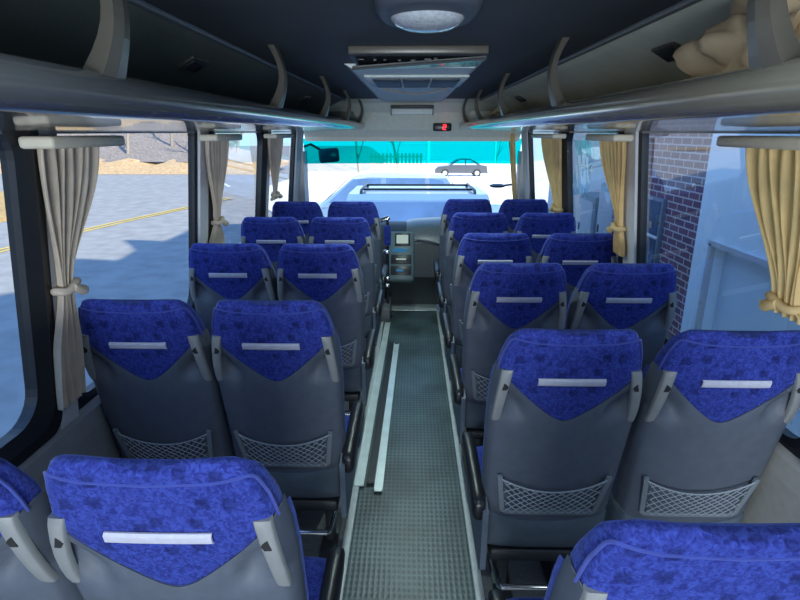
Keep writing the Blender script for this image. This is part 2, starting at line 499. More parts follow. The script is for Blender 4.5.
def make_seat(name, aisle):
    """aisle: -1 / +1 the side (x) where the armrest sits, 0 none; origin on the floor below the top of the back"""
    root = bpy.data.objects.new(name, None); C.objects.link(root); root.empty_display_size = .1
    bk = make_backrest().build('backrest', M['velour'], root); bk['label'] = 'blue patterned velour backrest'
    make_piping().build('piping', M['piping'], bk)
    sh = make_shell().build('back_shell', M['shell'], root); sh['label'] = 'grey moulded plastic back shell'
    make_skirt().build('lower_panel', M['skirt'], root)
    for sx in (-1, 1):
        h = make_handle(sx).build('grab_handle', M['handle'], root)
        make_handle_hole(sx).build('handle_slot', M['hole'], h)
    pf = make_pocket_frame().build('pocket_frame', M['frame'], root)
    make_pocket_net().build('pocket_net', M['net'], pf)
    s_ = make_strip().build('white_strip', M['strip'], root); s_['label'] = 'white fabric strip across the headrest'
    make_cushion().build('cushion', M['velour'], root)
    b = MB(); b.box((0, .38, .285), (.36, .40, .05), .01); b.build('seat_base', M['steel'], root)
    for x in (-.10, .12):
        g = MB(); g.box((x, .34, .135), (.035, .07, .27), .006); g.box((x, .34, .006), (.07, .30, .012), .003)
        g.build('leg', M['steel'], root)
    f = MB(); f.tube([(-.155, .26, .20), (-.155, .10, .235), (-.15, .085, .24), (.15, .085, .24), (.155, .10, .235), (.155, .26, .20)], .011, 8)
    f.build('footrest_bar', M['chrome'], root)
    if aisle:
        a = MB(); rings = []
        for y, hz, hx, zc in ((.10, .02, .012, .535), (.105, .035, .02, .535), (.13, .046, .025, .535), (.22, .048, .026, .540), (.40, .040, .026, .552), (.49, .034, .026, .556), (.53, .027, .024, .557), (.545, .012, .014, .557)):
            rings.append([Vector((aisle*.236+hx*pw(math.cos(2*math.pi*k/16), 2/3), y, zc+hz*pw(math.sin(2*math.pi*k/16), 2/3))) for k in range(16)])
        a.loft(rings); a.build('armrest', M['black'], root)
        p = MB(); prof = [(.10, .30), (.13, .27), (.50, .27), (.60, .33), (.60, .40), (.40, .45), (.25, .52), (.15, .56), (.09, .54)]
        p.prism(prof, 'x', aisle*.206, aisle*.226); p.build('side_panel', M['skirt'], root)
    return root

protoL = make_seat('bus_seat', +1)
protoR = make_seat('bus_seat', -1)
protoW = make_seat('bus_seat', 0)
used = set()
def place_seat(proto, x, ystrip, label, group):
    o = proto if proto.name not in used else copy_tree(proto)
    used.add(o.name); o.location = (x, ystrip-.032, 0)
    return tag(o, label, 'bus seat', group)
rowsL = [.80, 1.705, 2.65, 3.53, 4.36]
rowsR = [.655, 1.45, 2.26, 2.97, 3.76, 4.55]
ordn = ['nearest', 'second', 'third', 'fourth', 'fifth', 'sixth']
for i, y in enumerate(rowsL):
    rw = 'row nearest the camera' if i == 0 else ('frontmost row' if i == 4 else ordn[i]+' row from camera')
    place_seat(protoL, -.474+.024*(i == 0), y, f'blue velour bus seat on the aisle left of the walkway, {rw}', 'bus seats left of the aisle')
    place_seat(protoW, -.930+.012*(i == 0), y, f'blue velour bus seat beside the left windows, {rw}', 'bus seats left of the aisle')
for i, y in enumerate(rowsR):
    rw = 'row nearest the camera' if i == 0 else ('frontmost row' if i == 5 else ordn[i]+' row from camera')
    place_seat(protoR, .470, y, f'blue velour bus seat on the aisle right of the walkway, {rw}', 'bus seats right of the aisle')
    if i: place_seat(protoW, .942, y, f'blue velour bus seat beside the right windows, {rw}', 'bus seats right of the aisle')

# ------------------------------------------------------------------ bus shell
REAR, FRONT = -3.0, 5.25
RZ = EYE                                      # rack underside at the wall
def wx(z): return 1.10+.11*(1.75-z) if z > .8 else 1.2045   # half width of the body at height z
f = MB(); f.box((0, 1.13, -.03), (.60, 8.26, .06)); struct(f.build('floor', M['floor']))
for sx, n in ((-1, 'floor_side_left'), (1, 'floor_side_right')):
    f = MB(); f.box((sx*.76, 1.13, -.03), (.92, 8.26, .06)); struct(f.build(n, M['sidefloor']))
    f = MB(); f.box((sx*.279, 1.13, .004), (.036, 8.24, .012), .003); struct(f.build('trim_%d' % (1 if sx < 0 else 2), M['edging']))
# lower walls with ledge
for sx, n in ((-1, 'wall_left'), (1, 'wall_right')):
    mb = MB()
    prof = [(1.17, 0), (1.17, .70), (1.178, .765), (1.195, .79), (1.215, .79), (1.26, .79), (1.26, -.3), (1.22, -.3), (1.22, -.06), (1.17, -.06)]
    mb.prism([(sx*a, b) for a, b in prof], 'y', REAR, 6.1)
    # top rail above the windows
    mb.prism([(sx*a, b) for a, b in ((1.095, 1.745), (1.15, 1.745), (1.12, 2.1), (1.06, 2.1))], 'y', REAR, 6.0)
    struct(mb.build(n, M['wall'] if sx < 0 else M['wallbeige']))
# pillars between windows:  (y0, y1)
PIL = {-1: [(-2.95, -2.8), (-1.35, -1.22), (.10, .24), (1.59, 1.69), (2.85, 2.98), (4.20, 4.30), (5.30, 5.60)],
       1: [(-2.95, -2.8), (-1.35, -1.22), (.02, .14), (1.33, 1.43), (2.74, 2.90), (4.10, 4.18), (5.34, 5.60)]}
tn = 3
def wall_strip(sx, y0, y1, z0, z1, din, dout, rad=0):
    """slab following the leaning side wall"""
    n = 6; ring = []
    P = [[Vector((sx*(wx(lerp(z0, z1, i/n))+din), y, lerp(z0, z1, i/n))) for y in (y0, y1)] for i in range(n+1)]
    return P, (sx*(dout-din), 0, 0)
wn = 1
for sx in (-1, 1):
    L = PIL[sx]
    for (a, b) in L:
        mb = MB(); P, o = wall_strip(sx, a, b, .785, 1.85, -.025, .035); mb.sheet(P, o, False)
        struct(mb.build('trim_%d' % tn, M['pillar'])); tn += 1
    for (a, b), (c, d) in zip(L, L[1:]):
        y0, y1 = b-.012, c+.012; z0, z1 = .79, 1.86; r = .10; gw = {(-1, 1.59): .085, (-1, 4.20): .10, (1, 4.10): .10}.get((sx, c), .035)
        def loop(ins, rr):
            pts = []
            for cy, cz, a0 in ((y1-ins-rr, z1-ins-rr, 0), (y0+ins+rr, z1-ins-rr, 90), (y0+ins+rr, z0+ins+rr, 180), (y1-ins-rr, z0+ins+rr, 270)):
                for k in range(7):
                    t = math.radians(a0+90*k/6); pts.append((cy+rr*math.cos(t), cz+rr*math.sin(t)))
            return pts
        outer, inner = loop(0, .06), loop(gw, r)
        def pt(p, dx): return Vector((sx*(wx(p[1])+dx), p[0], p[1]))
        gp = .034 if gw > .05 else .012; g = MB(); rings = [[pt(p, .03) for p in outer], [pt(p, -gp*.8) for p in outer], [pt(((p[0]+q[0])/2, (p[1]+q[1])/2), -gp) for p, q in zip(outer, inner)], [pt(p, -gp*.3) for p in inner], [pt(p, .03) for p in inner]]
        g.loft(rings+[rings[0]], cap=False, smooth=False)
        w = struct(g.build('window_%d' % wn, M['gasket'])); wn += 1
        pn = MB(); nn = 14
        pts = [pt(p, .012) for p in loop(gw-.01, r)]
        pn.add(pts, [tuple(range(len(pts)))])
        pn.build('window_glass', M['glass'], w)
# rear wall with a wide rear window
mb = MB(); mb.box((0, REAR-.05, .45), (2.5, .1, 1.0)); mb.box((0, REAR-.05, 1.97), (2.5, .1, .25))
for sx in (-1, 1): mb.box((sx*1.12, REAR-.05, 1.4), (.26, .1, 1.0))
struct(mb.build('wall_back', M['wall']))
# ceiling (dark centre), outer roof skin
CZ = EYE+.287
mb = MB(); mb.box((0, 1.2, CZ+.02), (1.32, 8.4, .04)); mb.box((0, 1.4, CZ+.09), (2.3, 9.0, .05))
struct(mb.build('ceiling', M['ceiling']))
mb = MB(); mb.prism([(-.30, CZ-.002), (-.27, CZ-.02), (.27, CZ-.02), (.30, CZ-.002)], 'y', 2.55, 5.35)
o = struct(mb.build('trim_20', M['ceilight']))  # paler than the ceiling: grazing windscreen light put into its colour
# header above the windscreen
mb = MB()
prof = [(5.20, CZ), (5.32, CZ-.03), (5.46, CZ-.11), (5.62, EYE+.02), (5.72, EYE-.05), (5.74, EYE-.09), (5.84, EYE-.09), (5.95, CZ), (5.8, CZ+.1), (5.2, CZ+.1)]
mb.prism(prof, 'x', -1.09, 1.09); struct(mb.build('wall_front', M['header']))

# ------------------------------------------------------------------ luggage racks
def make_rack(sx, straps, label, mt, mp, ms):
    root = empty('luggage_rack', (0, 0, 0), label, 'luggage rack')
    y0, y1 = REAR+.02, 5.50
    prof = [(1.10, .000), (.80, .012), (.56, .020), (.52, .022)]
    for k in range(13):
        t = math.radians(-90-180*k/12*.97)
        prof.append((.497+.037*math.cos(t), .057+.034*math.sin(t)))
    prof += [(.52, .082), (.54, .062), (.8, .055), (1.05, .05), (1.09, .05)]
    ys = [y0+(y1-y0)*k/10 for k in range(11)]
    mb = MB(); rings = [[Vector((sx*a, y, EYE+b)) for a, b in prof] for y in ys]
    # rounded front end
    for t, s in ((.03, .93), (.05, .75), (.06, .4)):
        rings.append([Vector((sx*(1.10-(1.10-a)*lerp(1, s, .12)), y1+t, EYE+.045+(b-.045)*s)) for a, b in prof])
    mb.loft(rings); mb.build('tray', mt, root)
    pp = [(.632, .284), (.645, .275), (.69, .262), (.76, .235), (.85, .19), (.93, .13), (.985, .085), (1.0, .052)]
    mb = MB(); mb.sheet([[Vector((sx*a, y, EYE+b)) for y in (y0, 1.5, 3., 4.5, 5.40)] for a, b in pp], (sx*.02, 0, .012)); mb.build('back_panel', mp, root)
    mb = MB(); mb.box((sx*.62, (y0+5.3)/2, EYE+.279), (.022, 5.3-y0, .014), .004); mb.build('edge_trim', M['frame'] if sx < 0 else M['handle'], root)
    mb = MB(); mb.sheet([[Vector((sx*a, 5.44, EYE+.055)), Vector((sx*a, 5.44, EYE+b))] for a, b in ((.52, .09), (.6, .27), (.7, .26), (.85, .19), (1.0, .06))], (0, .03, 0), False)
    mb.build('end_panel', mp, root)
    for y in straps:
        mb = MB(); R = []
        for k in range(11):
            t = k/10; z = lerp(.078, .290, t); x = .478-.028*math.sin(math.pi*t)+.0*t
            wid = .030+.016*(2*t-1)**2; dep = .012+.030*(1-t)**2.2+.012*t**3
            R.append([Vector((sx*(x), y-wid*.8, EYE+z)), Vector((sx*(x-.004), y, EYE+z)), Vector((sx*x, y+wid*.8, EYE+z)),
                      Vector((sx*(x+dep), y+wid*.7, EYE+z)), Vector((sx*(x+dep), y-wid*.7, EYE+z))])
        mb.loft(R, smooth=False); mb.build('divider_strap', ms, root)
    for y in ((2.03, 4.1) if sx < 0 else (1.76, 4.1)):
        mb = MB(); c = Vector((sx*.765, y, EYE+.226)); rot = Matrix.Rotation(sx*.52, 4, 'Y')
        mb.box(c, (.07, .145, .012), .004, rot); pl = mb.build('vent_plate', M['strap'], root)
        m2 = MB(); m2.box(c-Vector((sx*.004, 0, .0065)), (.045, .11, .006), .001, rot); m2.build('vent_slot', M['smoke'], pl)
    return root
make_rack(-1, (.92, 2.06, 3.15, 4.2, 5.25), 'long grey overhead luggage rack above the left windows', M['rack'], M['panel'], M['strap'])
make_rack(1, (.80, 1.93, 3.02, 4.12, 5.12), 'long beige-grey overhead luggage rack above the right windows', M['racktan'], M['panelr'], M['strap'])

def bundle(name, c, r, label, seed):
    mb = MB(); P = []; n, k = 44, 56
    rings = []
    for i in range(n+1):
        th = math.pi*i/n; row = []
        for j in range(k):
            ph = 2*math.pi*j/k
            v = Vector((math.sin(th)*math.cos(ph), math.cos(th), math.sin(th)*math.sin(ph)))
            nn = noise.noise(v*1.6+Vector((seed, 0, 0)))*.30+abs(noise.noise(Vector((v.x*2.2, v.y*4.5, v.z*1.6))+Vector((0, seed, 0))))*.55+abs(noise.noise(v*6+Vector((0, 0, seed))))*.12-.22
            q = v*(1+nn); z = max(q.z, -.55)
            row.append(Vector((c[0]+q.x*r[0], c[1]+q.y*r[1], c[2]+z*r[2])))
        rings.append(row)
    mb.loft(rings); o = mb.build(name, M['tan'])
    return tag(o, label, 'cloth')
bundle('cloth_bundle', (.650, 1.06, EYE+.126), (.085, .28, .115), 'crumpled tan cloth bundle on the right luggage rack behind the nearest strap', 3.1)
bundle('cloth_bundle', (.66, 4.25, EYE+.10), (.08, .16, .07), 'small tan cloth heap far along the right luggage rack near the windscreen', 8.4)

# ------------------------------------------------------------------ ceiling fittings
r = empty('ceiling_lamp', (.035, 1.42, CZ), 'round clear dome lamp in oblong grey ceiling housing nearest the camera', 'lamp')
mb = MB(); mb.loft([[Vector((.125*s*pw(math.cos(2*math.pi*k/32), .8), .19*s*pw(math.sin(2*math.pi*k/32), .8)-.02, z)) for k in range(32)] for s, z in ((1, 0), (.97, -.02), (.86, -.032), (.72, -.03))])
mb.build('housing', M['shell'], r)
mb = MB(); mb.loft([[Vector((.088*s*math.cos(2*math.pi*k/32), .088*s*math.sin(2*math.pi*k/32), z)) for k in range(32)] for s, z in ((1, -.028), (.98, -.036), (.85, -.046), (.6, -.054), (.3, -.058), (.05, -.059))])
mb.build('lens', M['lampglass'], r)

r = empty('ceiling_monitor', (.02, 2.18, CZ), 'flat folding monitor case hanging slightly open from the ceiling', 'monitor')
mb = MB(); mb.prism([(-.12, 0), (-.12, -.02), (-.10, -.03), (.22, -.03), (.24, 0)], 'x', -.245, .245); mb.build('case', M['smoke'], r)
mb = MB(); mb.box((0, -.125, -.014), (.49, .016, .028), .005); mb.build('case_rim', M['strap'], r)
mb = MB(); mb.add([(-.235, -.10, -.075), (.24, -.10, -.042), (.24, .20, -.034), (-.235, .20, -.034), (-.235, -.10, -.063), (.24, -.10, -.030), (.24, .20, -.024), (-.235, .20, -.024)],
                  [(0, 1, 2, 3), (7, 6, 5, 4), (0, 4, 5, 1), (1, 5, 6, 2), (2, 6, 7, 3), (3, 7, 4, 0)])
mb.tube([(-.235, -.102, -.073), (.24, -.102, -.040)], .006, 6); mb.build('flap_screen', M['rack'], r)
mb = MB()
for k in range(9): mb.box((-.20+.045*k+random.uniform(-.01, .01), -.09+random.uniform(0, .04), -.040), (random.uniform(.012, .03), .02, random.uniform(.006, .014)), .002)
mb.build('electronics', M['steel'], r)

r = empty('roof_hatch', (.02, 3.05, CZ-.02), 'dark smoked three-pane roof hatch with pale curved lip', 'roof hatch')
mb = MB(); mb.box((0, .1, -.006), (.52, .62, .012), .006); mb.build('hatch_frame', M['ceilight'], r)
for k in (-1, 0, 1):
    mb = MB(); mb.box((k*.15, .08, -.016), (.138, .46, .012), .004); mb.build('hatch_pane', M['smoke'], r)
mb = MB(); mb.tube([(-.2+.4*k/12, .33, -.018-.035*math.sin(math.pi*k/12)) for k in range(13)], .008, 6); mb.build('pull_lip', M['handle'], r)

hy = 5.40
r = empty('header_visor', (-.0, hy-.01, EYE+.205), 'dark flat visor box mounted on header above the windscreen', 'visor')
mb = MB(); mb.box((0, -.05, .02), (.40, .10, .022), .006); mb.build('visor_plate', M['smoke'], r)
mb = MB(); mb.box((0, -.02, -.022), (.38, .06, .05), .006); mb.build('visor_body', M['ceilight'], r)
for sx in (-1, 1):
    mb = MB(); mb.box((sx*.195, -.02, -.02), (.012, .07, .07), .003); mb.build('bracket', M['frame'], r)

r = empty('digital_clock', (.295, 5.545, EYE+.045), 'small black display with red digit on the header panel', 'digital clock')
mb = MB(); mb.box((0, 0, 0), (.18, .05, .075), .015); mb.build('clock_case', M['black'], r)
mb = MB()
for cx, cz, sxx, szz in ((.02, .022, .03, .006), (.02, 0, .03, .006), (.02, -.022, .03, .006), (.035, .011, .006, .022), (.005, -.011, .006, .022)):
    mb.box((cx, -.027, cz), (sxx, .004, szz))
mb.build('digit', M['red'], r)

# ------------------------------------------------------------------ curtains
def make_curtain(sx, ya, yb, ytie, mat, label, group, ztie=1.27, zbot=1.03, pel=True, tail=.11, neck=.035, flare=0., xi=.052):
    y0c = (ya+yb)/2
    root = empty('window_curtain', (0, y0c, 0), label, 'curtain', group)
    xin = xi
    K, n = 72, 30; P = []
    for i in range(n+1):
        t = i/n; z = lerp(1.735, zbot, t)
        hw_top = (yb-ya)/2
        if z > ztie:
            s = (1.735-z)/(1.735-ztie); e = sstep(0, 1, s**1.25)
            hw = lerp(hw_top, neck, e); cy = lerp(0, ytie-y0c, e)
        else:
            s = (ztie-z)/(ztie-zbot); e = sstep(0, .55, s)
            hw = lerp(neck, tail, e); cy = ytie-y0c+flare*e
        amp = .014*(.55+.45*hw/hw_top)
        row = []
        for j in range(K+1):
            u = -1+2*j/K
            x = wx(z)-xin+amp*math.sin(u*math.pi*6.5+.6*math.sin(3*t+u*2))*(1-.15*u)
            row.append(Vector((sx*x, cy+u*hw+.006*math.sin(u*9+t*7), z)))
        P.append(row)
    mb = MB(); mb.sheet(P, (sx*.0025, 0, 0)); mb.build('drape', mat, root)
    # tieback
    mb = MB(); pts = []
    for k in range(24):
        a = 2*math.pi*k/24
        pts.append(Vector((sx*(wx(ztie)-xin+.024*math.cos(a)), ytie-y0c+(neck+.012)*math.sin(a), ztie+.008*math.sin(a*1)+.004*math.sin(3*a))))
    mb.tube(pts, .013, 8, closed=True)
    mb.tube([Vector((sx*(wx(ztie)-xin-.03), ytie-y0c-.01, ztie)), Vector((sx*(wx(ztie)-xin-.035), ytie-y0c+.03, ztie-.02)), Vector((sx*(wx(ztie)-xin-.02), ytie-y0c+.05, ztie-.035))], [.012, .018, .008], 8)
    mb.build('tieback', mat, root)
    if pel:
        mb = MB(); mb.box((sx*1.03, .0, 1.722), (.10, (yb-ya)+.08, .034), .01); mb.build('pelmet', M['pelmet'], root)
    return root
gl, gr = 'tied curtains on the left windows', 'tied curtains on the right windows'
make_curtain(-1, 1.555, 1.87, 1.635, M['curtl'], 'cream pleated curtain toned taupe by backlight, tied and flaring, nearest on the left windows', gl, tail=.065, flare=-.01, ztie=1.28, zbot=.88)
make_curtain(-1, 2.86, 3.21, 3.04, M['curtl'], 'cream tied curtain toned taupe by backlight on the left, second from the camera', gl, ztie=1.27)
make_curtain(-1, 4.12, 4.58, 4.4, M['curtl'], 'cream tied curtain toned taupe by backlight on the left, third, beside the front row', gl, ztie=1.27, zbot=1.23)
make_curtain(1, 1.42, 1.80, 1.54, M['curtr'], 'large cream pleated curtain tied in the middle, nearest on the right windows', gr, ztie=1.27, neck=.05, zbot=1.23)
make_curtain(1, 2.80, 3.18, 2.88, M['curtr'], 'cream tied curtain on the right, second from the camera', gr, ztie=1.27, zbot=1.12, tail=.06)
make_curtain(1, 4.0, 4.62, 4.16, M['curtr'], 'cream tied curtain on the right, third from the camera', gr, ztie=1.2, neck=.10, zbot=1.1)
make_curtain(1, 5.60, 5.84, 5.72, M['curtr'], 'narrow yellow-cream curtain hanging beside the windscreen on the right', gr, ztie=1.0, neck=.06, tail=.06, pel=False, xi=.10)

# ------------------------------------------------------------------ windscreen, mirrors
def ws(z): return 5.80+(1.66-z)*.45
mb = MB(); outer = []
w = MB()
for sx in (-1, 1):
    w.prism([(sx*1.085, 5.55), (sx*1.17, 5.55), (sx*1.17, 5.95), (sx*1.12, 5.95)], 'z', .4, 1.56)
w.box((0, ws(.62), .60), (2.3, .10, .14))
win = struct(w.build('window_%d' % wn, M['pillar']))
def wpanel(z0, z1, m, n):
    mb = MB(); mb.grid([[Vector((-1.12+2.24*j/6, ws(z)+.05-.08*((j-3)/3)**2, z)) for j in range(7)] for z in (z0, z1)]); return mb.build(n, m, win)
wpanel(.66, 1.43, M['wind'], 'windscreen_glass'); t_ = wpanel(1.43, 1.685, M['teal'], 'tinted_glass_band'); t_['label'] = 'teal tint band along windscreen top'
r = empty('wing_mirror', (-.93, 6.25, 1.50), 'blue-faced square mirror outside the windscreen at the upper left', 'mirror')
mb = MB(); mb.box((0, 0, 0), (.23, .06, .155), .03, Matrix.Rotation(-.08, 4, 'Y')); mb.build('mirror_case', M['smoke'], r)
mb = MB(); mb.box((0, -.032, 0), (.195, .006, .125), .02, Matrix.Rotation(-.08, 4, 'Y')); mb.build('mirror_glass', M['carglass'], r)
mb = MB(); mb.tube([(-.08, .02, .05), (-.2, .0, .12), (-.24, -.15, .1)], .014, 8); mb.build('mirror_arm', M['black'], r)
r = empty('wing_mirror', (.98, 6.3, 1.165), 'flat dark mirror outside the windscreen at the right', 'mirror')
mb = MB(); mb.loft([[Vector((.095*s*math.cos(2*math.pi*k/20), .07*s*math.sin(2*math.pi*k/20), z)) for k in range(20)] for s, z in ((.6, -.022), (.95, -.01), (1, .005), (.6, .02))]); mb.build('mirror_case', M['black'], r)
mb = MB(); mb.tube([(.05, 0, 0), (.22, -.1, .03), (.24, -.25, .05)], .012, 8); mb.build('mirror_arm', M['black'], r)

# ------------------------------------------------------------------ dashboard and front
r = empty('dashboard', (0, 5.5, 0), 'dark grey dashboard with glossy curved top below the windscreen', 'dashboard')
mb = MB(); prof = [(-.26, .36), (-.22, .60), (-.10, .76), (.05, .835), (.25, .84), (.50, .78), (.55, .6), (.55, 0), (-.02, 0), (-.04, .22), (-.10, .33)]
mb.prism(prof, 'x', -1.10, 1.10, True); mb.build('body', M['dash'], r)
mb = MB(); P = []
for k in range(17):
    x = -.05+1.1*k/16
    P.append([Vector((x, y, z+.035*math.sin(math.pi*k/16)**.5)) for y, z in ((-.17, .67), (-.10, .77), (.04, .845), (.25, .855), (.5, .80))])
mb.sheet(P, (0, .01, -.03)); mb.build('top_pad', M['dashtop'], r)
mb = MB(); pts = [Vector((-.05+.5*k/12, -.19+.02*math.sin(k/3), .735-.10*(k/12)**2)) for k in range(13)]
mb.tube(pts, .012, 8); mb.build('edge_moulding', M['handle'], r)
rot = Matrix.Rotation(math.radians(-22), 4, 'X')
mb = MB(); mb.box((-.10, -.25, .56), (.26, .14, .50), .03, rot); cs = mb.build('console', M['console'], r)
def on_console(x, z, w_, h_, m, n, dp=.012):
    c = Vector((-.10, -.25, .56))+rot @ Vector((x, -.072, z)); q = MB(); q.box(c, (w_, dp, h_), .004, rot); return q.build(n, m, cs)
on_console(.015, .165, .15, .125, M['black'], 'screen_bezel'); on_console(.012, .168, .115, .085, M['screen'], 'screen', .02)
on_console(-.01, .06, .14, .035, M['bluelit'], 'button_row')
on_console(0., -.03, .20, .09, M['black'], 'radio'); on_console(0, -.03, .1, .015, M['screen'], 'radio_display', .016)
on_console(0., -.14, .20, .09, M['black'], 'climate_panel'); on_console(-.01, -.14, .07, .025, M['bluelit'], 'climate_button', .016)
# driver seat pan platform / step well
mb = MB(); mb.box((-.69, 5.14, .07), (.98, .5, .14), .01); struct(mb.build('trim_21', M['sidefloor']))
mb = MB(); mb.box((.02, 5.40, -.025), (.50, .26, .05), .005); mb.box((.70, 5.6, -.4), (.9, .9, .04)); struct(mb.build('trim_22', M['alu']))

# grab pole by the driver
r = empty('grab_pole', (-.225, 5.06, 0), 'black upright pole with blue padded sleeve beside the dashboard', 'pole')
mb = MB(); mb.disc((0, 0, .008), .045, 'z', .016); mb.build('base', M['black'], r)
mb = MB(); mb.tube([(0, 0, .01), (0, 0, .98)], .014, 10); mb.build('pole', M['black'], r)
mb = MB(); mb.tube([(0, 0, .72), (0, 0, .73), (0, 0, .90), (0, 0, .91)], [.018, .034, .034, .018], 12); mb.build('sleeve', M['velour'], r)
mb = MB(); mb.tube([(-.12, -.01, .945), (-.04, 0, .965), (0, 0, .975), (.02, 0, .985)], [.018, .022, .026, .02], 10); mb.build('top_fitting', M['chrome'], r)
for z in (.66, .40, .33):
    mb = MB(); mb.box((-.01, -.01, z), (.06, .05, .04), .012); mb.build('clamp', M['chrome'], r)

# loose aluminium trim strips on the aisle floor
def strip(p0, p1, w, label, mat, dark=False):
    a, b = Vector(p0), Vector(p1); d = b-a; L = d.length
    o_ = [(-w/2, .004), (-w/2, .022), (-w/2+.004, .022), (-w/2+.004, .008), (w/2-.004, .008), (w/2-.004, .016), (w/2, .016), (w/2, .004)]
    mb = MB(); mb.prism(o_, 'y', 0, L); o = mb.build('metal_strip', mat)
    o.location = a; o.rotation_euler.z = math.atan2(-d.x, d.y); o.rotation_euler.x = math.atan2(d.z, L)
    return tag(o, label, 'metal strip', 'loose trim strips on the aisle floor')
strip((-.262, 2.36, .008), (-.218, 4.85, .008), .05, 'bright loose aluminium trim strip lying closest to the left seats', M['alu'])
strip((-.205, 2.38, .008), (-.165, 4.35, .008), .038, 'dull dark metal strip lying between two bright strips', M['steel'])
strip((-.160, 2.32, .008), (-.120, 4.30, .008), .042, 'bright loose aluminium trim strip lying nearest the middle of aisle', M['alu'])

# ------------------------------------------------------------------ outside
def gz(x, y): return GZ-.030*max(0, y-16)*sstep(-9, -4, x)
mb = MB(); xs = [-80, -50, -30, -20, -14, -11, -9, -8, -7, -6, -5, -4, -2, 0, 3, 6, 12, 25, 60]; ys = [-40, -15, 0, 6, 10, 14, 16, 18, 22, 30, 40, 55, 80, 110]
mb.grid([[Vector((x, y, gz(x, y))) for x in xs] for y in ys]); struct(mb.build('ground', M['asphalt']))
mb = MB(); mb.grid([[Vector((x, y, gz(x, y)+.015)) for x in (-4.2-3.2*sstep(16, 26, y)-35*sstep(42, 60, y), -3, 0, 3, 6, 12, 30)] for y in (10.5, 14, 16, 18, 22, 26, 30, 40, 55, 80, 110)]); struct(mb.build('ground_forecourt_glare', M['concrete']))  # pale forecourt; its left and far spread paints glare over the road
# lines of the road
def ribbon(pts, w, z, m, n):
    mb = MB(); P = []
    for i, (x, y) in enumerate(pts):
        a, b = Vector(pts[max(i-1, 0)]), Vector(pts[min(i+1, len(pts)-1)]); t = (b-a).normalized(); nn = Vector((t.y, -t.x))
        P.append([Vector((x+nn.x*w/2, y+nn.y*w/2, z)), Vector((x-nn.x*w/2, y-nn.y*w/2, z))])
    mb.grid(P, False); o = mb.build(n, m); return struct(o)
ctr = [(-10.6, -6), (-10.2, 4), (-9.4, 12), (-8.8, 16), (-7.9, 20), (-7.5, 22.5)]
ribbon([(x-.12, y) for x, y in ctr], .11, GZ+.012, M['yellow'], 'road_marking_yellow_outer')
ribbon([(x+.12, y) for x, y in ctr], .11, GZ+.012, M['yellow'], 'road_marking_yellow_inner')
ribbon([(-9, 27), (-12, 33)], .14, GZ+.012, M['whitep'], 'road_marking_white')
mb = MB(); poly = [(-13.2, -8), (-12.4, 6), (-12.2, 14), (-12.7, 19.5), (-13.6, 22.2), (-15.5, 23.6), (-18.5, 24), (-30, 25), (-60, 25), (-60, -8)]
mb.prism(poly, 'z', GZ, GZ+.08); struct(mb.build('ground_verge', M['grass']))
# leaf-strewn far verge and brushy bank
def bank(name, y0, y1, z0, z1, m, x0=-75, x1=-9, seed=0.):
    mb = MB(); P = []
    for i in range(9):
        t = i/8; row = []
        for j in range(61):
            x = lerp(x0, x1, j/60); y = lerp(y0, y1, t)+.12*(x+30)*.0
            row.append(Vector((x, y+.25*abs(x+12)*.0, lerp(z0, z1, t**1.2)+noise.noise(Vector((x*.5, y*.4, seed)))*.5*t)))
        P.append(row)
    mb.grid(P); return struct(mb.build(name, m))
bank('terrain_leaf_verge', 35, 41, GZ+.01, GZ+.55, M['leaf'], seed=1)
bank('terrain_brush_bank', 40.5, 58, GZ+.5, GZ+7.5, M['brush'], x1=-14, seed=5)
def bare_tree(x, y, h, seed, label, group='leafless trees beyond the road', z=None):
    rnd = random.Random(seed); mb = MB(); tw = MB()
    def br(p, d, L, r, lev, acc):
        pts = [p]; rs = [r]; q = p.copy()
        for k in range(4):
            d = (d+Vector((rnd.uniform(-.18, .18), rnd.uniform(-.18, .18), rnd.uniform(-.03, .12)))).normalized()
            q = q+d*(L/4); pts.append(q.copy()); rs.append(r*(1-.17*(k+1)))
        acc.tube(pts, rs, 6 if lev == 0 else 4, cap=False)
        if lev < 3:
            for k in range(4 if lev == 0 else 3):
                i = rnd.choice((1, 2, 3, 4)) if lev else rnd.choice((2, 3, 4, 1))
                a = rnd.uniform(0, 6.28); nd = (d*rnd.uniform(.5, .9)+Vector((math.cos(a), math.sin(a), .35))*rnd.uniform(.5, .9)).normalized()
                br(pts[i], nd, L*rnd.uniform(.45, .65), rs[i]*.55, lev+1, tw)
    zz = (gz(x, y) if z is None else z)
    root = empty('bare_tree', (x, y, zz), label, 'tree', group)
    br(Vector((0, 0, -.1)), Vector((0, 0, 1)), h*.6, h*.018, 0, mb)
    mb.build('trunk', M['bark'], root); tw.build('branches', M['bark'], root)
    return root
def bankz(y): return GZ+.5+7*max(0, (y-40.5)/17.5)**1.2 if y > 40.5 else GZ+.3
tl = [(-34, 41, 7), (-29, 43, 8), (-25.5, 41.5, 6.5), (-21.8, 42.5, 8), (-19, 44, 7), (-16.2, 42, 6), (-13.5, 43, 7.5), (-11, 42, 7)]
for i, (x, y, h) in enumerate(tl):
    bare_tree(x, y, h, 50+i, 'leafless grey tree on brushy bank across the road, %s from the left' % ['first', 'second', 'third', 'fourth', 'fifth', 'sixth', 'seventh', 'eighth'][i], z=bankz(y))
for i, (x, y, h, l) in enumerate([(-4.5, 48, 9, 'left of the white post'), (-1.2, 52, 9, 'just behind the white post'), (7.5, 50, 8, 'at the right end of windscreen')]):
    bare_tree(x, y, h, 90+i, 'pale leafless tree far beyond the forecourt, '+l, 'leafless trees beyond the forecourt')

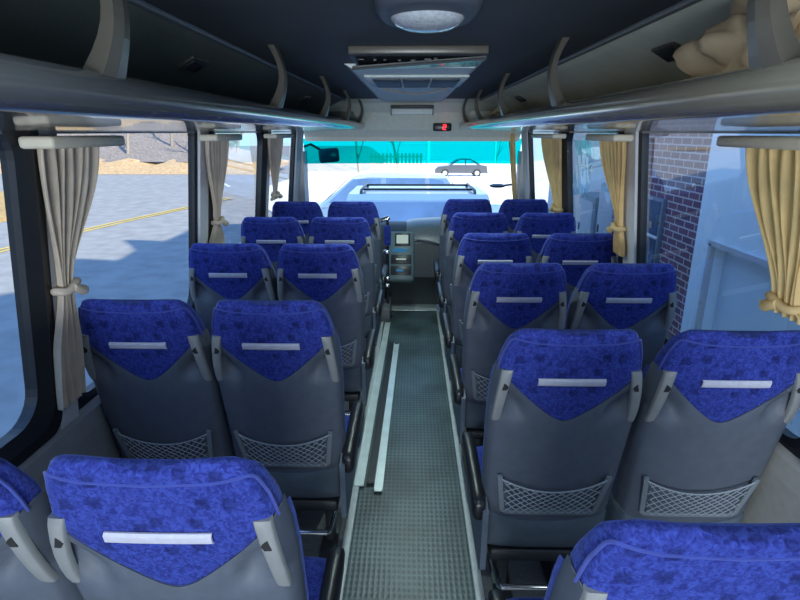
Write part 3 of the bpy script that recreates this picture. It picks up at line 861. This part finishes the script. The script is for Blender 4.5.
# brick building, pale blue shed wall with a recessed door
r = empty('brick_building', (3.1, 5.72, GZ), 'red brick building with pale mortar beside the right windows', 'building')
H = 8.3
mb = MB(); mb.box((2.0, 1.35, H/2), (4.0, 2.7, H)); mb.build('brick_wall', M['brick'], r)
mb = MB(); mb.box((-.01, 1.32, 1.33), (.08, .74, .98), .004); w_ = mb.build('window', M['frame'], r)
for z in (1.10, 1.57):
    mb = MB(); mb.box((-.045, 1.32, z), (.03, .64, .42)); mb.build('window_pane', M['carglass'], w_)
mb = MB(); mb.box((-.06, 1.32, 1.345), (.02, .70, .03)); mb.build('window_bar', M['whitep'], w_)
r = empty('pale_shed', (3.0, 5.70, GZ), 'pale blue-white metal building with recessed door beside the nearest right window', 'building')
mb = MB(); y0 = -20
mb.prism([(0, 0), (0, H), (y0, H), (y0, 0), (-5, 0), (-5, 1.53), (-.36, 1.53), (-.36, 0)], 'x', 0, .25); mb.box((2.2, y0/2, H/2), (3.9, -y0, H)); mb.build('metal_wall', M['bluewall'], r)
mb = MB(); mb.prism([(0, H), (-.6, H+.9), (-1.1, H+.1), (-2.1, H-.05), (-2.9, H+1.1), (-4.3, H+.2), (-5.2, H+.6), (-7.5, H)], 'x', 0, .5); mb.build('shadow_roofline', M['bluewall'], r)  # unseen zigzag crest, shaped to cast a jagged shadow edge on the road
mb = MB(); mb.box((.16, -2.68, .76), (.06, 4.62, 1.5)); mb.build('door_panel', M['bluewall'], r)
mb = MB(); mb.box((-.005, -2.68, 1.545), (.05, 4.72, .05)); mb.box((-.005, -.34, .77), (.05, .05, 1.54)); mb.build('door_frame', M['pillar'], r)
# farther grey wall with cabinets before it
r = empty('grey_shed', (4.6, 11, GZ), 'light grey clad shed beyond the brick building', 'building')
mb = MB(); mb.box((1.5, 3.5, 1.6), (3, 8, 3.2)); mb.build('siding_wall', M['greywall'], r)
mb = MB(); mb.prism([(-.3, 3.2), (3.3, 3.2), (1.5, 4.0)], 'y', -.7, 7.7); mb.build('roof', M['frame'], r)
mb = MB(); mb.box((-.02, 1.4, 1.0), (.06, 1.0, 2.0), .01); mb.build('door', M['whitep'], r)
for k, (x, y, h, lb) in enumerate([(3.7, 9.35, 1.75, 'tall grey-green utility cabinet beside the brick wall end'), (3.75, 10.6, 1.45, 'shorter grey-green utility cabinet behind the tall one')]):
    r = empty('utility_cabinet', (x, y, GZ), lb, 'cabinet', 'cabinets by the brick wall')
    mb = MB(); mb.box((0, 0, h/2), (.7, .9, h), .02); mb.build('cabinet_body', M['green'], r)
    mb = MB(); mb.box((-.36, 0, h/2), (.03, .8, h*.85), .01); mb.build('cabinet_door', M['greywall'], r)
    mb = MB(); mb.box((-.38, .3, h*.55), (.03, .03, .14), .008); mb.build('handle', M['steel'], r)

# teal sheet added inside the third right window to stand for a reflection
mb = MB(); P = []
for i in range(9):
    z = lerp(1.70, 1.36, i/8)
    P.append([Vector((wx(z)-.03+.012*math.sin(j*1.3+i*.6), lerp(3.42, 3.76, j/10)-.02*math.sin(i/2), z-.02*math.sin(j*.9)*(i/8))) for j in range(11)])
mb.grid(P); tag(mb.build('reflection_patch', M['reflection_sheet']), 'pale teal translucent sheet standing for a reflection on right window past second curtain', 'reflection sheet')

# vehicles --------------------------------------------------------------------
def wheel(parent, x, y, r_, w_):
    mb = MB(); mb.disc((x, y, r_), r_, 'x', w_, 24); t = mb.build('wheel', M['tyre'], parent)
    mb = MB(); mb.disc((x, y, r_), r_*.62, 'x', w_+.02, 18); mb.build('hub', M['rim'], t)
def car(name, loc, rz, label, paint, L, W, prof_body, prof_cab, wb, rw, gprof, win_side, cat='car', taper=.82):
    """car along local y, nose at -y; profiles are (y,z)"""
    root = empty(name, loc, label, cat, None, rz)
    def body(prof, w0, w1, zr):
        mb = MB(); rings = []
        z0, z1 = zr
        n = len(prof)
        xs = (-1, -.9, .9, 1)
        for s, k in ((-1, .965), (-.93, 1), (.93, 1), (1, .965)):
            rings.append([Vector((s*lerp(w0, w1, (z-z0)/(z1-z0)), lerp(sum(p[0] for p in prof)/n, y, k), z)) for y, z in prof])
        mb.loft(rings, smooth=False); return mb
    body(prof_body, W/2, W/2*.97, (.2, 1.0)).build('body', paint, root)
    zc0, zc1 = min(p[1] for p in prof_cab), max(p[1] for p in prof_cab)
    body(prof_cab, W/2*.95, W/2*taper, (zc0, zc1)).build('roof', paint, root)
    (fy0, fz0), (fy1, fz1), (ry1, rz1), (ry0, rz0) = gprof
    def gl(ya, za, yb, zb, eps):
        def hw(z): return lerp(W/2*.95, W/2*taper, (z-zc0)/(zc1-zc0))
        n = Vector((0, (zb-za), -(yb-ya))); n = n.normalized()*eps
        mb = MB(); mb.sheet([[Vector((-hw(za)*.9, ya, za))+n, Vector((hw(za)*.9, ya, za))+n], [Vector((-hw(zb)*.88, yb, zb))+n, Vector((hw(zb)*.88, yb, zb))+n]], n*.5, False); return mb
    gl(fy0, fz0, fy1, fz1, -.012).build('windscreen', M['suvglass'] if cat == 'suv' else M['carglass'], root)
    gl(ry0, rz0, ry1, rz1, .012).build('rear_window', M['carglass'], root)
    for sx in (-1, 1):
        for q in win_side:
            def hx(z): return sx*(lerp(W/2*.95, W/2*taper, (z-zc0)/(zc1-zc0))+.012)
            mb = MB(); vs = [Vector((hx(z), y, z)) for y, z in q]; vs2 = [v-Vector((sx*.05, 0, 0)) for v in vs]; n = len(q)
            mb.add(vs+vs2, [tuple(range(n)), tuple(range(2*n-1, n-1, -1))]+[(i, (i+1) % n, n+(i+1) % n, n+i) for i in range(n)]); mb.build('side_window', M['carglass'] if cat == 'car' and L < 4.25 else M['suvglass'], root)
        for yy in wb: wheel(root, sx*(W/2-.10), yy, rw, .24)
        y_n = min(p[0] for p in prof_body)
        mb = MB(); mb.box((sx*W*.36, y_n+.06, .80 if L > 4.7 else .66), (.30, .14, .16), .03); mb.build('headlamp', M['lightglass'], root)
    return root
suv = car('sport_utility_vehicle', (.09, 6.62, GZ), 0, 'silver SUV with roof rack parked nose-in right before the windscreen', M['carsilver'], 4.9, 2.2,
    [(0, .35), (0, .95), (.12, 1.10), (.95, 1.16), (3.9, 1.14), (4.0, .9), (4.0, .35)],
    [(.50, 1.10), (.98, 1.69), (1.2, 1.75), (2.6, 1.74), (3.2, 1.6), (3.8, 1.10)],
    (.85, 3.2), .38, ((.54, 1.13), (.96, 1.66), (3.22, 1.55), (3.76, 1.15)),
    [[(.85, 1.22), (1.22, 1.62), (1.9, 1.65), (1.9, 1.22)], [(2.0, 1.22), (2.0, 1.65), (2.6, 1.63), (3.1, 1.5), (3.4, 1.22)]], 'suv', .91)
for sx in (-1, 1):
    mb = MB(); mb.tube([(sx*.82, 1.25, 1.74), (sx*.82, 1.32, 1.79), (sx*.82, 2.4, 1.79), (sx*.82, 2.55, 1.73)], .022, 8); mb.build('roof_rail', M['black'], suv)
for y in (1.5, 2.2):
    mb = MB(); mb.box((0, y, 1.79), (1.64, .06, .03), .01); mb.build('crossbar', M['black'], suv)
for x in (-.5, .5):
    mb = MB(); mb.tube([(x-.35, .555, 1.155), (x+.3, .58, 1.18)], .014, 6); mb.build('wiper', M['whitep'], suv)
mb = MB(); mb.box((0, -.01, .78), (1.0, .05, .22), .02); mb.build('grille', M['black'], suv)
car('hatchback_car', (-2.9, 13.2, GZ), -math.pi/2, 'white car parked side-on behind the silver SUV', M['carwhite'], 4.3, 1.75,
    [(0, .3), (0, .68), (.3, .86), (1.1, .96), (3.9, .98), (4.25, .85), (4.25, .3)],
    [(.75, .95), (1.5, 1.56), (1.9, 1.62), (3.7, 1.60), (4.15, .97)],
    (.8, 3.4), .31, ((.8, .98), (1.48, 1.59), (3.75, 1.6), (4.12, 1.0)),
    [[(1.0, 1.05), (1.58, 1.58), (2.2, 1.60), (2.2, 1.05)], [(2.32, 1.05), (2.32, 1.60), (3.2, 1.60), (3.2, 1.05)], [(3.3, 1.05), (3.3, 1.60), (3.6, 1.55), (3.85, 1.05)]])
car('sedan_car', (1.9, 46, gz(2, 46)), -math.pi/2, 'dark grey sedan parked far off beyond the SUV', M['cardark'], 4.3, 1.75,
    [(0, .3), (0, .65), (.3, .82), (1.3, .92), (3.6, .95), (4.2, .86), (4.3, .3)],
    [(1.1, .9), (1.85, 1.36), (2.2, 1.42), (2.9, 1.40), (3.75, .93)],
    (.8, 3.4), .31, ((1.15, .93), (1.82, 1.34), (2.95, 1.36), (3.7, .97)),
    [[(1.4, .95), (1.95, 1.33), (2.4, 1.35), (2.4, .95)], [(2.5, .95), (2.5, 1.35), (2.9, 1.32), (3.4, .95)]])
# posts and fence beyond the forecourt
def post(x, y, r_, h, label):
    root = empty('lamp_post', (x, y, gz(x, y)), label, 'post')
    mb = MB(); mb.tube([(0, 0, 0), (0, 0, h)], [r_, r_*.8], 10); mb.build('pole', M['whitep'], root)
    mb = MB(); mb.box((0, 0, .05), (r_*4, r_*4, .1), .01); mb.build('base', M['whitep'], root)
    mb = MB(); mb.tube([(0, 0, h), (.5, 0, h+.1), (1.0, 0, h+.1)], .05, 8); mb.box((1.1, 0, h+.08), (.5, .2, .1), .03); mb.build('lamp_head', M['frame'], root)
post(.98, 34, .13, 7, 'thick white lamp post seen near the middle of the windscreen')
post(4.15, 28, .06, 7, 'thin white post right of the dark sedan')
root = empty('slat_fence', (-1.4, 50, gz(-1, 50)), 'pinkish slatted fence far beyond the forecourt', 'fence')
mb = MB()
for k in range(14): mb.box((-2.2+.34*k, 0, .9), (.2, .05, 1.8))
mb.build('slats', M['fence'], root)
mb = MB(); mb.box((0, .05, 1.5), (4.8, .05, .1)); mb.box((0, .05, .4), (4.8, .05, .1)); mb.build('rail', M['fence'], root)

# ------------------------------------------------------------------ light, sky, camera
W = bpy.data.worlds.new('world'); bpy.context.scene.world = W; W.use_nodes = True
nt = W.node_tree; nt.nodes.clear(); N, L = nt.nodes.new, nt.links.new
out = N('ShaderNodeOutputWorld'); bg = N('ShaderNodeBackground'); L(bg.outputs[0], out.inputs[0])
tc = N('ShaderNodeTexCoord'); sp = N('ShaderNodeSeparateXYZ'); L(tc.outputs['Generated'], sp.inputs[0])
rp = N('ShaderNodeValToRGB'); e = rp.color_ramp.elements
e[0].position = .0; e[0].color = (.55, .78, 1., 1); e[1].position = .6; e[1].color = (.22, .46, 1., 1)
L(sp.outputs[2], rp.inputs[0]); L(rp.outputs[0], bg.inputs[0]); bg.inputs[1].default_value = 1.15

def light(name, typ, loc, rot, energy, col, **kw):
    d = bpy.data.lights.new(name, typ); d.energy = energy; d.color = col
    for k, v in kw.items(): setattr(d, k, v)
    o = bpy.data.objects.new(name, d); C.objects.link(o); o.location = loc; o.rotation_euler = rot; return o
sd = Vector((-1, .8, -1.28*math.tan(math.radians(35))))
sun = light('sun', 'SUN', (10, -10, 15), (0, 0, 0), 6.2, (1., .88, .68), angle=.012)
sun.rotation_euler = sd.to_track_quat('-Z', 'Y').to_euler()
# added fill lights, no lamps of the coach; brighten seats, floor and dash
light('rear_daylight_fill', 'AREA', (0, -2.9, 1.25), (math.radians(112), 0, 0), 92, (.84, .93, 1.), shape='RECTANGLE', size=2.0, size_y=.7)  # added; stands in for daylight through the rear window
light('near_aisle_fill', 'AREA', (0, .5, CZ-.026), (0, 0, 0), 3, (.78, .92, 1.), shape='RECTANGLE', size=.5, size_y=.3)  # soft fill added above the near aisle, out of view
for y, p in ((2.7, 22), (3.7, 26), (4.7, 13)):
    light('front_fill_spot', 'SPOT', (0, y, CZ-.03), (0, 0, 0), p, (.78, 1., .96), spot_size=math.radians(150), spot_blend=1., shadow_soft_size=0.)  # pointlike fill added where windscreen daylight leaves the front dark

cd = bpy.data.cameras.new('camera'); cam = bpy.data.objects.new('camera', cd); C.objects.link(cam)
cd.sensor_width = 36; cd.lens = 540/800*36; cd.clip_start = .05; cd.clip_end = 300
cam.location = (0, 0, EYE)
TH = math.atan(168/540)
cam.rotation_euler = (math.pi/2-TH, 0, math.atan(12*math.cos(TH)/540))
bpy.context.scene.camera = cam
vs = bpy.context.scene.view_settings
vs.view_transform = 'Standard'; vs.look = 'None'; vs.exposure = .95; vs.gamma = 1.0
bpy.context.scene.cycles.max_bounces = 10
bpy.context.scene.cycles.transparent_max_bounces = 16
